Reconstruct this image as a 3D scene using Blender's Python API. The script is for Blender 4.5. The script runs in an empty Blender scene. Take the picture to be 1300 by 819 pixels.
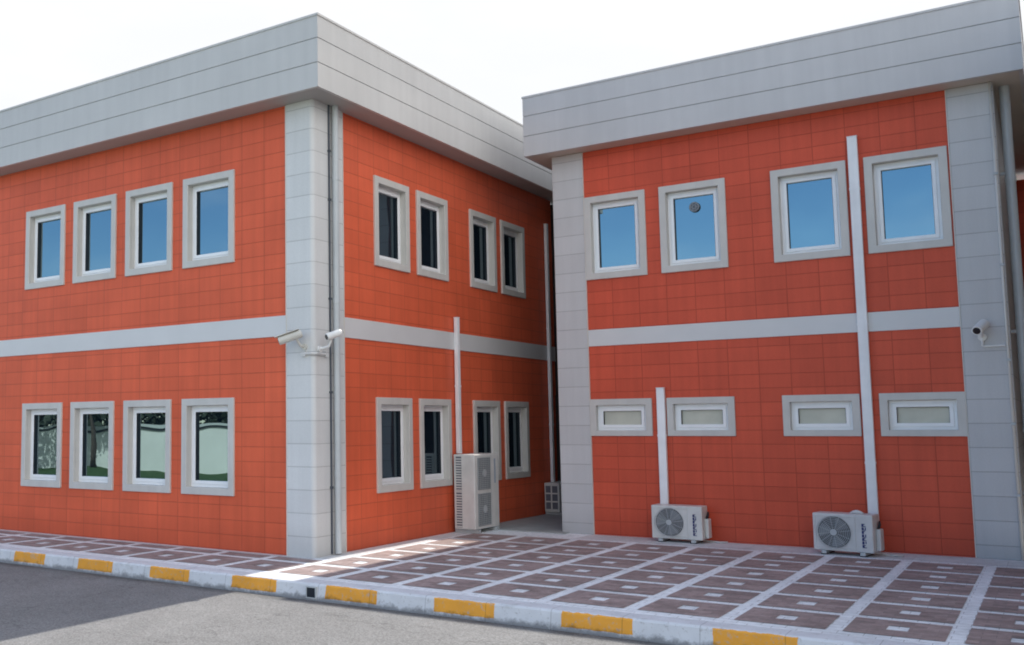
import bpy, bmesh, math, random
from mathutils import Vector, Matrix
random.seed(11)
R = math.radians
scene = bpy.context.scene
COL = scene.collection

# ------------------------------------------------------------------ materials
def new_mat(name):
    m = bpy.data.materials.new(name); m.use_nodes = True
    nt = m.node_tree
    return m, nt, nt.nodes, nt.links, nt.nodes['Principled BSDF']

def rgb(c): return (c[0], c[1], c[2], 1.0)

def noise(N, L, vec, scale, detail=4.0, rough=.55):
    n = N.new('ShaderNodeTexNoise'); n.inputs['Scale'].default_value = scale
    n.inputs['Detail'].default_value = detail; n.inputs['Roughness'].default_value = rough
    if vec is not None: L.new(vec, n.inputs['Vector'])
    return n.outputs['Fac']

def ramp(N, L, fac, lo, hi, a, b):
    r = N.new('ShaderNodeMapRange'); r.inputs['From Min'].default_value = lo; r.inputs['From Max'].default_value = hi
    r.inputs['To Min'].default_value = a; r.inputs['To Max'].default_value = b
    L.new(fac, r.inputs['Value']); return r.outputs['Result']

def mathn(N, L, op, a, b=None, c=None):
    m = N.new('ShaderNodeMath'); m.operation = op
    for i, v in enumerate((a, b, c)):
        if v is None: continue
        if isinstance(v, (int, float)): m.inputs[i].default_value = v
        else: L.new(v, m.inputs[i])
    return m.outputs[0]

def mul_col(N, L, col, fac):
    """col (socket or tuple) multiplied by scalar socket"""
    m = N.new('ShaderNodeVectorMath'); m.operation = 'SCALE'
    if isinstance(col, tuple): m.inputs[0].default_value = col[:3]
    else: L.new(col, m.inputs[0])
    L.new(fac, m.inputs['Scale']); return m.outputs[0]

def mixc(N, L, fac, a, b):
    m = N.new('ShaderNodeMix'); m.data_type = 'RGBA'
    if isinstance(fac, (int, float)): m.inputs[0].default_value = fac
    else: L.new(fac, m.inputs[0])
    for i, v in ((6, a), (7, b)):
        if isinstance(v, tuple): m.inputs[i].default_value = rgb(v)
        else: L.new(v, m.inputs[i])
    return m.outputs[2]

def bump(N, L, height, strength, dist, bsdf):
    b = N.new('ShaderNodeBump'); b.inputs['Strength'].default_value = strength
    b.inputs['Distance'].default_value = dist
    L.new(height, b.inputs['Height']); L.new(b.outputs['Normal'], bsdf.inputs['Normal'])

def geo_pos(N):
    return N.new('ShaderNodeNewGeometry').outputs['Position']

def clad_mat(name, base, axis, bw, bh, off=(0, 0), vary=.05, gap=.006, joint=.72, rough=.45, streak=.10, tint=None):
    """panel cladding in a stack bond, laid on a vertical wall that runs along the given axis ('x' or 'y')"""
    m, nt, N, L, B = new_mat(name)
    P = geo_pos(N)
    s = N.new('ShaderNodeSeparateXYZ'); L.new(P, s.inputs[0])
    c = N.new('ShaderNodeCombineXYZ')
    a = mathn(N, L, 'ADD', s.outputs['X' if axis == 'x' else 'Y'], -off[0] + 100 * bw)
    b = mathn(N, L, 'ADD', s.outputs['Z'], -off[1] + 100 * bh)
    L.new(a, c.inputs[0]); L.new(b, c.inputs[1])
    br = N.new('ShaderNodeTexBrick'); br.offset = 0; br.squash = 1
    br.inputs['Scale'].default_value = 1; br.inputs['Brick Width'].default_value = bw
    br.inputs['Row Height'].default_value = bh; br.inputs['Mortar Size'].default_value = gap
    br.inputs['Mortar Smooth'].default_value = .35; br.inputs['Bias'].default_value = 0
    br.inputs['Color1'].default_value = (1 - vary,) * 3 + (1,); br.inputs['Color2'].default_value = (1 + vary,) * 3 + (1,)
    br.inputs['Mortar'].default_value = (joint,) * 3 + (1,)
    L.new(c.outputs[0], br.inputs['Vector'])
    # weathering: broad clouds plus vertical streaks
    n1 = ramp(N, L, noise(N, L, P, .9, 5), .3, .7, 1 - streak, 1 + streak * .7)
    mp = N.new('ShaderNodeMapping'); mp.inputs['Scale'].default_value = (9, 9, .5); L.new(P, mp.inputs[0])
    n2 = ramp(N, L, noise(N, L, mp.outputs[0], 1, 3), .35, .7, 1 - streak * .6, 1 + streak * .4)
    n3 = ramp(N, L, noise(N, L, P, 60, 2), .3, .7, .97, 1.03)
    # darker towards the ground
    low = ramp(N, L, s.outputs['Z'], 0.0, .45, .80, 1.0)
    f = mathn(N, L, 'MULTIPLY', mathn(N, L, 'MULTIPLY', n1, n2), mathn(N, L, 'MULTIPLY', n3, low))
    col = mul_col(N, L, br.outputs['Color'], f)
    vm = N.new('ShaderNodeVectorMath'); vm.operation = 'MULTIPLY'; L.new(col, vm.inputs[0]); vm.inputs[1].default_value = base
    L.new(vm.outputs[0], B.inputs['Base Color'])
    B.inputs['Roughness'].default_value = rough
    B.inputs['Specular IOR Level'].default_value = .22
    inv = mathn(N, L, 'SUBTRACT', 1.0, br.outputs['Fac'])
    bump(N, L, mathn(N, L, 'ADD', inv, mathn(N, L, 'MULTIPLY', noise(N, L, P, 2.2, 2), .12)), .5, .006, B)
    return m

def plain_mat(name, base, rough=.5, vary=.06, scale=4, metal=0, spec=.5, bumpy=0, bscale=60, streak=0):
    m, nt, N, L, B = new_mat(name)
    P = geo_pos(N)
    f = ramp(N, L, noise(N, L, P, scale, 6), .3, .7, 1 - vary, 1 + vary)
    if streak:
        mp = N.new('ShaderNodeMapping'); mp.inputs['Scale'].default_value = (7, 7, .4); L.new(P, mp.inputs[0])
        f = mathn(N, L, 'MULTIPLY', f, ramp(N, L, noise(N, L, mp.outputs[0], 1, 4), .3, .7, 1 - streak, 1 + streak * .4))
    L.new(mul_col(N, L, base, f), B.inputs['Base Color'])
    B.inputs['Roughness'].default_value = rough; B.inputs['Metallic'].default_value = metal
    B.inputs['Specular IOR Level'].default_value = spec
    if bumpy: bump(N, L, noise(N, L, P, bscale, 4), bumpy, .01, B)
    return m

ORANGE = (.72, .130, .058)
ORANGE_R_DIM = (.63, .098, .050)  # the right block's weaker light is put into this orange
GREY = (.50, .52, .535)
M = {}
M['orange_x'] = clad_mat('orange_cladding_front', ORANGE, 'x', .42, .208, (-.445, .01))
M['orange_y'] = clad_mat('orange_cladding_side', ORANGE, 'y', .42, .208, (.697, .01))
M['orange_rx'] = clad_mat('orange_cladding_right_dimmed', ORANGE_R_DIM, 'x', .43, .203, (2.044, .02))
M['orange_ry'] = clad_mat('orange_cladding_right_side', ORANGE_R_DIM, 'y', .43, .203, (5.3, .02))
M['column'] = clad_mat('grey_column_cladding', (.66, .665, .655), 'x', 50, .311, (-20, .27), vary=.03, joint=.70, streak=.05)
M['column_r'] = clad_mat('grey_column_cladding_right_dimmed', (.56, .56, .56), 'x', 50, .311, (-20, .17), vary=.03, joint=.68, streak=.05)  # grey lowered for the dimmer light on the right columns
M['band'] = plain_mat('grey_band', (.63, .63, .625), .4, .04, 1.5)
M['fascia'] = plain_mat('fascia_sheet', (.56, .55, .53), .42, .05, .8, streak=.05)
M['fascia_r'] = plain_mat('fascia_sheet_right_dimmed', (.52, .51, .505), .42, .05, .8, streak=.05)  # fascia copy with the right block's dimmer light in its colour
M['groove'] = plain_mat('fascia_groove', (.33, .34, .345), .6)
M['soffit'] = plain_mat('soffit_board', (.42, .40, .38), .6, .05, 1.2)
M['soffit_r'] = plain_mat('bounce_lit_soffit_board', (.56, .50, .43), .6, .05, 1.2)  # warm bounce light put into the board colour
M['roof'] = plain_mat('roof_sheet', (.3, .3, .3), .8)
M['trim'] = plain_mat('cream_edge_trim', (.66, .63, .58), .4, .04)
M['surround'] = plain_mat('window_surround', (.58, .565, .53), .45, .05, 3, streak=.06)
M['pvc'] = plain_mat('white_window_frame', (.86, .87, .88), .3, .03)
M['gasket'] = plain_mat('dark_gasket', (.008, .012, .02), .5)
M['white'] = plain_mat('white_trunking', (.84, .85, .86), .4, .06, 3, streak=.1)
M['casing'] = plain_mat('ac_casing', (.66, .66, .63), .4, .07, 5, streak=.08)
M['casing_r'] = plain_mat('ac_casing_weathered', (.60, .60, .59), .4, .08, 5, streak=.10)
M['grille'] = plain_mat('ac_grille', (.22, .24, .255), .5)
M['guard'] = plain_mat('ac_wire_guard', (.45, .48, .49), .45)
M['fan'] = plain_mat('ac_fan', (.09, .10, .105), .5)
M['slot'] = plain_mat('ac_slots', (.13, .14, .17), .6)
M['navy'] = plain_mat('navy_lettering', (.012, .02, .14), .5)
M['rubber'] = plain_mat('rubber_foot', (.03, .03, .035), .8)
M['pipe'] = plain_mat('grey_downpipe', (.50, .53, .54), .4, .05)
M['dark_pipe'] = plain_mat('dark_cable', (.06, .07, .09), .6)
M['lens'] = plain_mat('camera_lens', (.006, .006, .008), .08, 0, spec=.8)
M['cam'] = plain_mat('camera_housing', (.78, .78, .76), .35, .03)
M['cam_b'] = plain_mat('camera_housing_aged', (.58, .57, .52), .4, .05)
M['black_wall'] = plain_mat('dark_link_wall', (.012, .011, .012), .7)  # near-black: the link wall carries the alley's deep shade in its colour
M['alley_wall'] = plain_mat('bounce_cut_alley_wall', (.10, .085, .08), .8)  # unseen side wall coloured dark to cut bounce light in the alley
M['plaster'] = plain_mat('beige_bounce_plaster', (.66, .52, .38), .85, .06, 1.5, streak=.08)  # colour of the added wing, warm to bounce light onto the right soffit
M['frost'] = plain_mat('frosted_pane', (.52, .52, .44), .25, .12, 2.5)
M['vent'] = plain_mat('vent_plastic', (.10, .12, .14), .5)
M['vent2'] = plain_mat('vent_blades', (.25, .27, .3), .5)
M['white_wall'] = plain_mat('white_garden_wall', (.90, .90, .84), .7, .06, 1)
M['cap'] = plain_mat('wall_cap', (.6, .62, .6), .7)
M['cap_dark'] = plain_mat('wall_drip', (.05, .055, .06), .8)
M['bark'] = plain_mat('bark', (.09, .07, .055), .9, .2, 12, bumpy=.5)

def glass_mat(name, f0, tint):
    m, nt, N, L, B = new_mat(name)
    out = N['Material Output']
    P = geo_pos(N)
    dark = N.new('ShaderNodeBsdfDiffuse'); dark.inputs['Color'].default_value = (.006, .012, .020, 1)
    g = N.new('ShaderNodeBsdfGlossy'); g.inputs['Roughness'].default_value = .006
    g.inputs['Color'].default_value = rgb(tint)
    lw = N.new('ShaderNodeFresnel'); lw.inputs['IOR'].default_value = 1.5
    fac = ramp(N, L, lw.outputs[0], .0, 1.0, f0, 1.0)
    mx = N.new('ShaderNodeMixShader'); L.new(fac, mx.inputs[0]); L.new(dark.outputs[0], mx.inputs[1]); L.new(g.outputs[0], mx.inputs[2])
    b = N.new('ShaderNodeBump'); b.inputs['Strength'].default_value = .16; b.inputs['Distance'].default_value = .02
    L.new(noise(N, L, P, 1.3, 1), b.inputs['Height']); L.new(b.outputs[0], g.inputs['Normal'])
    L.new(mx.outputs[0], out.inputs['Surface'])
    return m
M['glass'] = glass_mat('tinted_reflective_glass', .35, (.56, .76, .82))
M['glass_dark'] = glass_mat('dark_tinted_glass', .06, (.7, .9, 1.0))

def asphalt_mat():
    m, nt, N, L, B = new_mat('asphalt')
    P = geo_pos(N)
    a = ramp(N, L, noise(N, L, P, .35, 4), .3, .7, .88, 1.1)
    b = ramp(N, L, noise(N, L, P, 3.0, 5), .3, .7, .92, 1.07)
    v = N.new('ShaderNodeTexVoronoi'); v.inputs['Scale'].default_value = 75; L.new(P, v.inputs['Vector'])
    vs = N.new('ShaderNodeSeparateColor'); L.new(v.outputs['Color'], vs.inputs[0])
    c = ramp(N, L, vs.outputs[0], 0, 1, .72, 1.28)
    f = mathn(N, L, 'MULTIPLY', mathn(N, L, 'MULTIPLY', a, b), c)
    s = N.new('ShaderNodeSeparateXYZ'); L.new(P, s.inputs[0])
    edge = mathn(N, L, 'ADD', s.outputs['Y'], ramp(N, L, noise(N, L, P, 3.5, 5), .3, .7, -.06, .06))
    f = mathn(N, L, 'MULTIPLY', f, ramp(N, L, edge, -2.02, -1.80, 1.0, .45))        # darker along the kerb base
    st = ramp(N, L, noise(N, L, P, 1.1, 6, .6), .60, .74, 1.0, .82)                 # old oil and water stains
    f = mathn(N, L, 'MULTIPLY', f, st)
    vc = N.new('ShaderNodeTexVoronoi'); vc.feature = 'DISTANCE_TO_EDGE'; vc.inputs['Scale'].default_value = .33
    wv = N.new('ShaderNodeVectorMath'); wv.operation = 'ADD'; L.new(P, wv.inputs[0])
    nn = N.new('ShaderNodeTexNoise'); nn.inputs['Scale'].default_value = 2.5; nn.inputs['Detail'].default_value = 5; L.new(P, nn.inputs['Vector'])
    L.new(nn.outputs['Color'], wv.inputs[1]); L.new(wv.outputs[0], vc.inputs['Vector'])
    f = mathn(N, L, 'MULTIPLY', f, ramp(N, L, vc.outputs['Distance'], .0015, .005, .72, 1.0))   # hairline cracks
    L.new(mul_col(N, L, (.205, .203, .197), f), B.inputs['Base Color'])
    B.inputs['Roughness'].default_value = .85; B.inputs['Specular IOR Level'].default_value = .3
    bump(N, L, mathn(N, L, 'ADD', v.outputs['Distance'], noise(N, L, P, 30, 3)), .5, .006, B)
    return m
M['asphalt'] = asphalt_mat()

def paver_mat(name, c1, c2, bw, bh, mort, gap=.004, vary=.12):
    m, nt, N, L, B = new_mat(name)
    P = geo_pos(N)
    mp = N.new('ShaderNodeMapping'); mp.inputs['Location'].default_value = (50, 50, 0); L.new(P, mp.inputs[0])
    br = N.new('ShaderNodeTexBrick'); br.offset = .5
    br.inputs['Scale'].default_value = 1; br.inputs['Brick Width'].default_value = bw; br.inputs['Row Height'].default_value = bh
    br.inputs['Mortar Size'].default_value = gap; br.inputs['Mortar Smooth'].default_value = .3
    br.inputs['Color1'].default_value = rgb(c1); br.inputs['Color2'].default_value = rgb(c2); br.inputs['Mortar'].default_value = rgb(mort)
    L.new(mp.outputs[0], br.inputs['Vector'])
    f = mathn(N, L, 'MULTIPLY', ramp(N, L, noise(N, L, P, 1.2, 5), .3, .7, 1 - vary, 1 + vary),
              mathn(N, L, 'MULTIPLY', ramp(N, L, noise(N, L, P, 14, 4), .3, .7, 1 - vary, 1 + vary), ramp(N, L, noise(N, L, P, 120, 2), .3, .7, .9, 1.1)))
    f = mathn(N, L, 'MULTIPLY', f, ramp(N, L, noise(N, L, P, .8, 6, .65), .55, .72, 1.0, .84))
    L.new(mul_col(N, L, br.outputs['Color'], f), B.inputs['Base Color'])
    B.inputs['Roughness'].default_value = .8; B.inputs['Specular IOR Level'].default_value = .3
    bump(N, L, mathn(N, L, 'SUBTRACT', noise(N, L, P, 40, 3), br.outputs['Fac']), .4, .004, B)
    return m
M['pale_paver'] = paver_mat('pale_concrete_pavers', (.78, .81, .82), (.83, .86, .87), .20, .13, (.50, .50, .50))
M['red_paver'] = paver_mat('red_brown_pavers', (.26, .20, .185), (.38, .29, .27), .20, .10, (.26, .21, .20), vary=.16)
M['concrete'] = paver_mat('concrete_strip', (.58, .59, .59), (.63, .64, .64), 1.0, .5, (.45, .45, .45))
M['alley'] = plain_mat('alley_concrete', (.34, .36, .35), .85, .12, 3, bumpy=.3)

def kerb_mat():
    m, nt, N, L, B = new_mat('painted_kerb')
    P = geo_pos(N); s = N.new('ShaderNodeSeparateXYZ'); L.new(P, s.inputs[0])
    n = noise(N, L, P, 12, 4)
    x = mathn(N, L, 'ADD', s.outputs['X'], ramp(N, L, n, .3, .7, -.006, .006))
    t = mathn(N, L, 'PINGPONG', mathn(N, L, 'ADD', x, 138.5 - 2.81 - .345 + .0), .6925)   # 0 at a yellow centre
    yel = mathn(N, L, 'LESS_THAN', t, .342)
    z = mathn(N, L, 'ADD', s.outputs['Z'], ramp(N, L, n, .3, .7, -.006, .006))
    zm = mathn(N, L, 'MULTIPLY', mathn(N, L, 'LESS_THAN', z, -.008), mathn(N, L, 'GREATER_THAN', z, -.148))
    yel = mathn(N, L, 'MULTIPLY', yel, zm)
    wear = mathn(N, L, 'MULTIPLY', ramp(N, L, noise(N, L, P, 22, 6, .75), .34, .44, .25, 1.0), ramp(N, L, noise(N, L, P, 5, 4, .6), .30, .40, .55, 1.0))
    col = mixc(N, L, yel, (.66, .68, .70), (.82, .37, .038))
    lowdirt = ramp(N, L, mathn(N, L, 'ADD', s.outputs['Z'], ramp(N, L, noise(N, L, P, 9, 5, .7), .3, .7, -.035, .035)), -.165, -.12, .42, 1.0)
    col = mixc(N, L, wear, (.40, .40, .39), col)
    joint = mathn(N, L, 'PINGPONG', mathn(N, L, 'ADD', s.outputs['X'], 138.5 - 2.81), .346)
    jf = ramp(N, L, joint, 0, .006, .55, 1.0)
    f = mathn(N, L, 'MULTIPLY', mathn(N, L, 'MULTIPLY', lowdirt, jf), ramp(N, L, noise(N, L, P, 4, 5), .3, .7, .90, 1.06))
    L.new(mul_col(N, L, col, f), B.inputs['Base Color'])
    B.inputs['Roughness'].default_value = .7
    bump(N, L, noise(N, L, P, 30, 4), .35, .006, B)
    return m
M['kerb'] = kerb_mat()

def grass_mat():
    m, nt, N, L, B = new_mat('lawn_grass')
    P = geo_pos(N)
    c = mixc(N, L, ramp(N, L, noise(N, L, P, 2.5, 8, .7), .35, .65, 0, 1), (.030, .075, .014), (.06, .13, .025))
    L.new(c, B.inputs['Base Color']); B.inputs['Roughness'].default_value = .9
    bump(N, L, noise(N, L, P, 60, 4), 1.0, .05, B)
    return m
M['grass'] = grass_mat()

def leaf_mat(name, a, b):
    m, nt, N, L, B = new_mat(name)
    P = geo_pos(N)
    c = mixc(N, L, ramp(N, L, noise(N, L, P, 1.7, 4), .35, .65, 0, 1), a, b)
    L.new(c, B.inputs['Base Color']); B.inputs['Roughness'].default_value = .7
    return m
M['leaf'] = leaf_mat('green_leaves', (.03, .055, .018), (.075, .11, .035))
M['leaf_grey'] = leaf_mat('dark_hedge_leaves', (.025, .04, .02), (.06, .075, .045))

# ------------------------------------------------------------------ mesh helpers
class MB:
    def __init__(s): s.v = []; s.f = []; s.mi = []; s.cur = 0
    def quad(s, *p):
        n = len(s.v); s.v += [tuple(q) for q in p]; s.f.append(tuple(range(n, n + len(p)))); s.mi.append(s.cur)
    def box(s, x0, x1, y0, y1, z0, z1):
        n = len(s.v)
        s.v += [(x, y, z) for z in (z0, z1) for y in (y0, y1) for x in (x0, x1)]
        for f in ((0, 2, 3, 1), (4, 5, 7, 6), (0, 1, 5, 4), (2, 6, 7, 3), (0, 4, 6, 2), (1, 3, 7, 5)):
            s.f.append(tuple(n + i for i in f)); s.mi.append(s.cur)
        return s
    def obox(s, mat, sx, sy, sz):
        n = len(s.v)
        for z in (-sz, sz):
            for y in (-sy, sy):
                for x in (-sx, sx): s.v.append(tuple(mat @ Vector((x, y, z))))
        for f in ((0, 2, 3, 1), (4, 5, 7, 6), (0, 1, 5, 4), (2, 6, 7, 3), (0, 4, 6, 2), (1, 3, 7, 5)):
            s.f.append(tuple(n + i for i in f)); s.mi.append(s.cur)
        return s
    def prism(s, pts, z0, z1, caps=True):
        n = len(s.v); k = len(pts)
        s.v += [(x, y, z0) for x, y in pts] + [(x, y, z1) for x, y in pts]
        for i in range(k):
            j = (i + 1) % k; s.f.append((n + i, n + j, n + k + j, n + k + i)); s.mi.append(s.cur)
        if caps:
            s.f.append(tuple(n + i for i in range(k))[::-1]); s.mi.append(s.cur)
            s.f.append(tuple(n + k + i for i in range(k))); s.mi.append(s.cur)
        return s
    def tube(s, pts, rad, seg=10, caps=True):
        """swept tube; rad is a number or one per point"""
        pts = [Vector(p) for p in pts]; n0 = len(s.v)
        rs = rad if isinstance(rad, (list, tuple)) else [rad] * len(pts)
        up = None
        for i, p in enumerate(pts):
            d = (pts[min(i + 1, len(pts) - 1)] - pts[max(i - 1, 0)]).normalized()
            if up is None or abs(up.dot(d)) > .98: up = Vector((0, 0, 1)) if abs(d.z) < .9 else Vector((0, 1, 0))
            a = d.cross(up).normalized(); b = a.cross(d).normalized(); up = b
            for k in range(seg):
                t = 2 * math.pi * k / seg
                s.v.append(tuple(p + (a * math.cos(t) + b * math.sin(t)) * rs[i]))
        for i in range(len(pts) - 1):
            for k in range(seg):
                k2 = (k + 1) % seg
                s.f.append((n0 + i * seg + k, n0 + i * seg + k2, n0 + (i + 1) * seg + k2, n0 + (i + 1) * seg + k)); s.mi.append(s.cur)
        if caps:
            s.f.append(tuple(n0 + k for k in range(seg))); s.mi.append(s.cur)
            e = n0 + (len(pts) - 1) * seg; s.f.append(tuple(e + k for k in range(seg))[::-1]); s.mi.append(s.cur)
        return s
    def ring(s, c, rad, r, seg=28, t=6, axis='y'):
        pts = []
        n0 = len(s.v)
        for i in range(seg):
            a = 2 * math.pi * i / seg
            for k in range(t):
                b = 2 * math.pi * k / t
                q = rad + r * math.cos(b)
                s.v.append((c[0] + q * math.cos(a), c[1] + r * math.sin(b), c[2] + q * math.sin(a)))
        for i in range(seg):
            for k in range(t):
                i2 = (i + 1) % seg; k2 = (k + 1) % t
                s.f.append((n0 + i * t + k, n0 + i2 * t + k, n0 + i2 * t + k2, n0 + i * t + k2)); s.mi.append(s.cur)
        return s
    def frame(s, x0, x1, z0, z1, w, y0, y1):
        """rectangular ring lying in x-z with width w and thickness y0..y1, one closed solid"""
        xo = (x0, x1); n = len(s.v)
        def loop(a, b, c, d, y): return [(a, y, c), (b, y, c), (b, y, d), (a, y, d)]
        ws = w if isinstance(w, (tuple, list)) else (w, w, w, w)     # left right bottom top
        o0 = loop(x0, x1, z0, z1, y0); i0 = loop(x0 + ws[0], x1 - ws[1], z0 + ws[2], z1 - ws[3], y0)
        o1 = [(x, y1, z) for x, y, z in o0]; i1 = [(x, y1, z) for x, y, z in i0]
        s.v += o0 + i0 + o1 + i1
        for i in range(4):
            j = (i + 1) % 4
            for f in ((n + i, n + j, n + 4 + j, n + 4 + i), (n + 8 + i, n + 12 + i, n + 12 + j, n + 8 + j),
                      (n + i, n + 8 + i, n + 8 + j, n + j), (n + 4 + i, n + 4 + j, n + 12 + j, n + 12 + i)):
                s.f.append(f); s.mi.append(s.cur)
        return s
    def mesh(s, name, mats, bevel=0, seg=2, smooth=False):
        me = bpy.data.meshes.new(name); me.from_pydata(s.v, [], s.f)
        for m in (mats if isinstance(mats, (list, tuple)) else [mats]): me.materials.append(m)
        if not isinstance(mats, (list, tuple)) or len(mats) == 1: pass
        else: me.polygons.foreach_set('material_index', s.mi)
        bm = bmesh.new(); bm.from_mesh(me)
        bmesh.ops.recalc_face_normals(bm, faces=bm.faces)
        if bevel:
            es = [e for e in bm.edges if len(e.link_faces) == 2 and e.calc_face_angle(0) > .6]
            bmesh.ops.bevel(bm, geom=es, offset=bevel, segments=seg, affect='EDGES', profile=.5)
        bm.to_mesh(me); bm.free()
        if smooth: me.polygons.foreach_set('use_smooth', [True] * len(me.polygons))
        me.update(); return me

def link(name, me, parent=None, loc=None, rz=None):
    o = bpy.data.objects.new(name, me); COL.objects.link(o)
    if parent: o.parent = parent
    if loc: o.location = loc
    if rz is not None: o.rotation_euler = (0, 0, rz)
    return o
def tag(o, label, cat, group=None):
    o['label'] = label; o['category'] = cat
    if group: o['group'] = group
    return o
def empty(name, loc=(0, 0, 0), rz=0):
    o = bpy.data.objects.new(name, None); COL.objects.link(o); o.location = loc; o.rotation_euler = (0, 0, rz)
    o.empty_display_size = .2; return o
def struct(name, me, kind='structure'):
    o = link(name, me); o['kind'] = kind; return o
def link_pieces(name, mb, mats, parent=None, loc=None, bevel=0):
    """one object per loose piece of the collected shapes"""
    me = mb.mesh(name, mats); bm = bmesh.new(); bm.from_mesh(me); bm.verts.ensure_lookup_table()
    seen = set(); out = []
    for v in bm.verts:
        if v.index in seen: continue
        st = [v]; comp = []; seen.add(v.index)
        while st:
            q = st.pop(); comp.append(q.index)
            for e in q.link_edges:
                w = e.other_vert(q)
                if w.index not in seen: seen.add(w.index); st.append(w)
        cs = set(comp); order = sorted(comp); ix = {k: i for i, k in enumerate(order)}
        m2 = bpy.data.meshes.new(name)
        m2.from_pydata([tuple(me.vertices[k].co) for k in order], [], [tuple(ix[k] for k in p.vertices) for p in me.polygons if p.vertices[0] in cs])
        for m in me.materials: m2.materials.append(m)
        m2.update(); out.append(link(name, m2, parent, loc))
    bm.free(); bpy.data.meshes.remove(me); return out
def copy_tree(o, parent=None):
    c = o.copy(); COL.objects.link(c); c.parent = parent
    for ch in list(o.children): copy_tree(ch, c)
    return c

def wall_sheet(mb, a0, a1, z0, z1, holes, put):
    """flat wall with rectangular holes; put(a, z) gives the 3-D point"""
    xs = sorted({a0, a1, *[h[0] for h in holes], *[h[1] for h in holes]}); zs = sorted({z0, z1, *[h[2] for h in holes], *[h[3] for h in holes]})
    xs = [x for x in xs if a0 <= x <= a1]; zs = [z for z in zs if z0 <= z <= z1]
    for i in range(len(xs) - 1):
        for k in range(len(zs) - 1):
            cx, cz = (xs[i] + xs[i + 1]) / 2, (zs[k] + zs[k + 1]) / 2
            if any(h[0] < cx < h[1] and h[2] < cz < h[3] for h in holes): continue
            mb.quad(put(xs[i], zs[k]), put(xs[i + 1], zs[k]), put(xs[i + 1], zs[k + 1]), put(xs[i], zs[k + 1]))

# ------------------------------------------------------------------ windows
def window_meshes(w, h, kind):
    h2 = w / 2
    s = MB().frame(-h2, h2, 0, h, .105 if kind != 'low' else (.10, .10, .085, .10), -.032, .012).mesh('window_surround', M['surround'], .005, 1)
    rv = .105 if kind != 'low' else .09
    ring = .105 if kind != 'low' else (.10, .10, .085, .10)
    rg = ring if isinstance(ring, tuple) else (ring,) * 4
    rev = MB().frame(-h2 + rg[0] - .012, h2 - rg[1] + .012, rg[2] - .012, h - rg[3] + .012, .012, .0135, .0135 + rv).mesh('window_reveal', M['surround'])
    a, b, c, d = -h2 + rg[0], h2 - rg[1], rg[2], h - rg[3]
    y0 = .078 if kind != 'low' else .055
    fw = .048
    mb = MB().frame(a, b, c, d, fw, y0, y0 + .06)
    mb.frame(a + fw - .006, b - fw + .006, c + fw - .006, d - fw + .006, .05, y0 - .012, y0 + .05)     # opening sash, proud of the frame
    fr = mb.mesh('window_frame', M['pvc'], .004, 1)
    g = fw - .006 + .05
    gas = MB()
    gw = .004
    for x0, x1 in ((a + g, a + g + gw), (b - g - gw, b - g)): gas.box(x0, x1, y0 - .006, y0 + .046, c + g, d - g)
    if kind == 'low': gas.box(a + g + gw, b - g - gw, y0, y0 + .046, d - g - gw, d - g)
    gm = gas
    py = y0 + .034
    pane = MB(); pane.box(a + g + gw + .0005, b - g - gw - .0005, py, py + .006, c + g + .0005, d - g - .0005 - (gw if kind == 'low' else 0))
    pm = pane.mesh('glass_pane', M['frost'] if kind == 'low' else M['glass_dark'] if kind == 'side' else M['glass'])
    return s, rev, fr, gm, pm

WM = {}; GM = {}
def link_shared(name, key, mb, o):
    if key not in GM: GM[key] = [p.data for p in link_pieces(name, mb, M['gasket'], o)]
    else:
        for me in GM[key]: link(name, me, o)
def add_window(parent, kind, w, h, loc, rz):
    key = (kind, w, h)
    if key not in WM: WM[key] = window_meshes(w, h, kind)
    s, rev, fr, gm, pm = WM[key]
    o = link('window', s, parent, loc, rz)
    link('reveal', rev, o); link('frame', fr, o); link_shared('gasket', key, gm, o); link('pane', pm, o)
    return o

# ------------------------------------------------------------------ left block
def fascia_mesh(x0, x1, y0, y1, z0, z1, th, mat, name):
    """three sheet courses with shadow grooves round a flat roof, with a thin lip on top"""
    mb = MB(); hgt = (z1 - z0) / 3; g = .006
    def ringbox(off, za, zb):
        X0, X1, Y0, Y1 = x0 + off, x1 - off, y0 + off, y1 - off
        mb.box(X0, X1, Y0, Y0 + th, za, zb); mb.box(X0, X1, Y1 - th, Y1, za, zb)
        mb.box(X0, X0 + th, Y0 + th, Y1 - th, za, zb); mb.box(X1 - th, X1, Y0 + th, Y1 - th, za, zb)
    for k in range(3):
        ringbox(0, z0 + k * hgt + (g if k else 0), z0 + (k + 1) * hgt - (g if k < 2 else .03))
    mb.cur = 1
    for k in (1, 2): ringbox(.012, z0 + k * hgt - g, z0 + k * hgt + g)
    mb.cur = 0
    ringbox(-.012, z1 - .03, z1)
    return mb.mesh(name, [mat, M['groove']])

LX0 = -12.0
lb = empty('office_block', (0, 0, 0))
tag(lb, 'left two-storey block with orange cladding, rounded grey corner column and tall windows on both storeys', 'building')
LU = [-5.725, -4.465, -3.20, -1.935]; LV = [2.02, 3.255, 5.05, 6.255]
WL, HU, HL = 1.035, 1.375, 1.403; WR = .995
ZU, ZL = 4.135, .764
holes = [(u - WL / 2 + .02, u + WL / 2 - .02, z + .02, z + h - .02) for u in LU for z, h in ((ZU, HU), (ZL, HL))]
mb = MB(); wall_sheet(mb, LX0, -.44, 0, 6.279, holes, lambda a, z: (a, 0, z))
link('front_wall', mb.mesh('front_wall', M['orange_x']), lb)
holes = [(v - WR / 2 + .02, v + WR / 2 - .02, z + .02, z + h - .02) for v in LV for z, h in ((ZU, HU), (ZL, HL))]
mb = MB(); wall_sheet(mb, .69, 8.1, 0, 6.279, holes, lambda a, z: (0, a, z))
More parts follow.
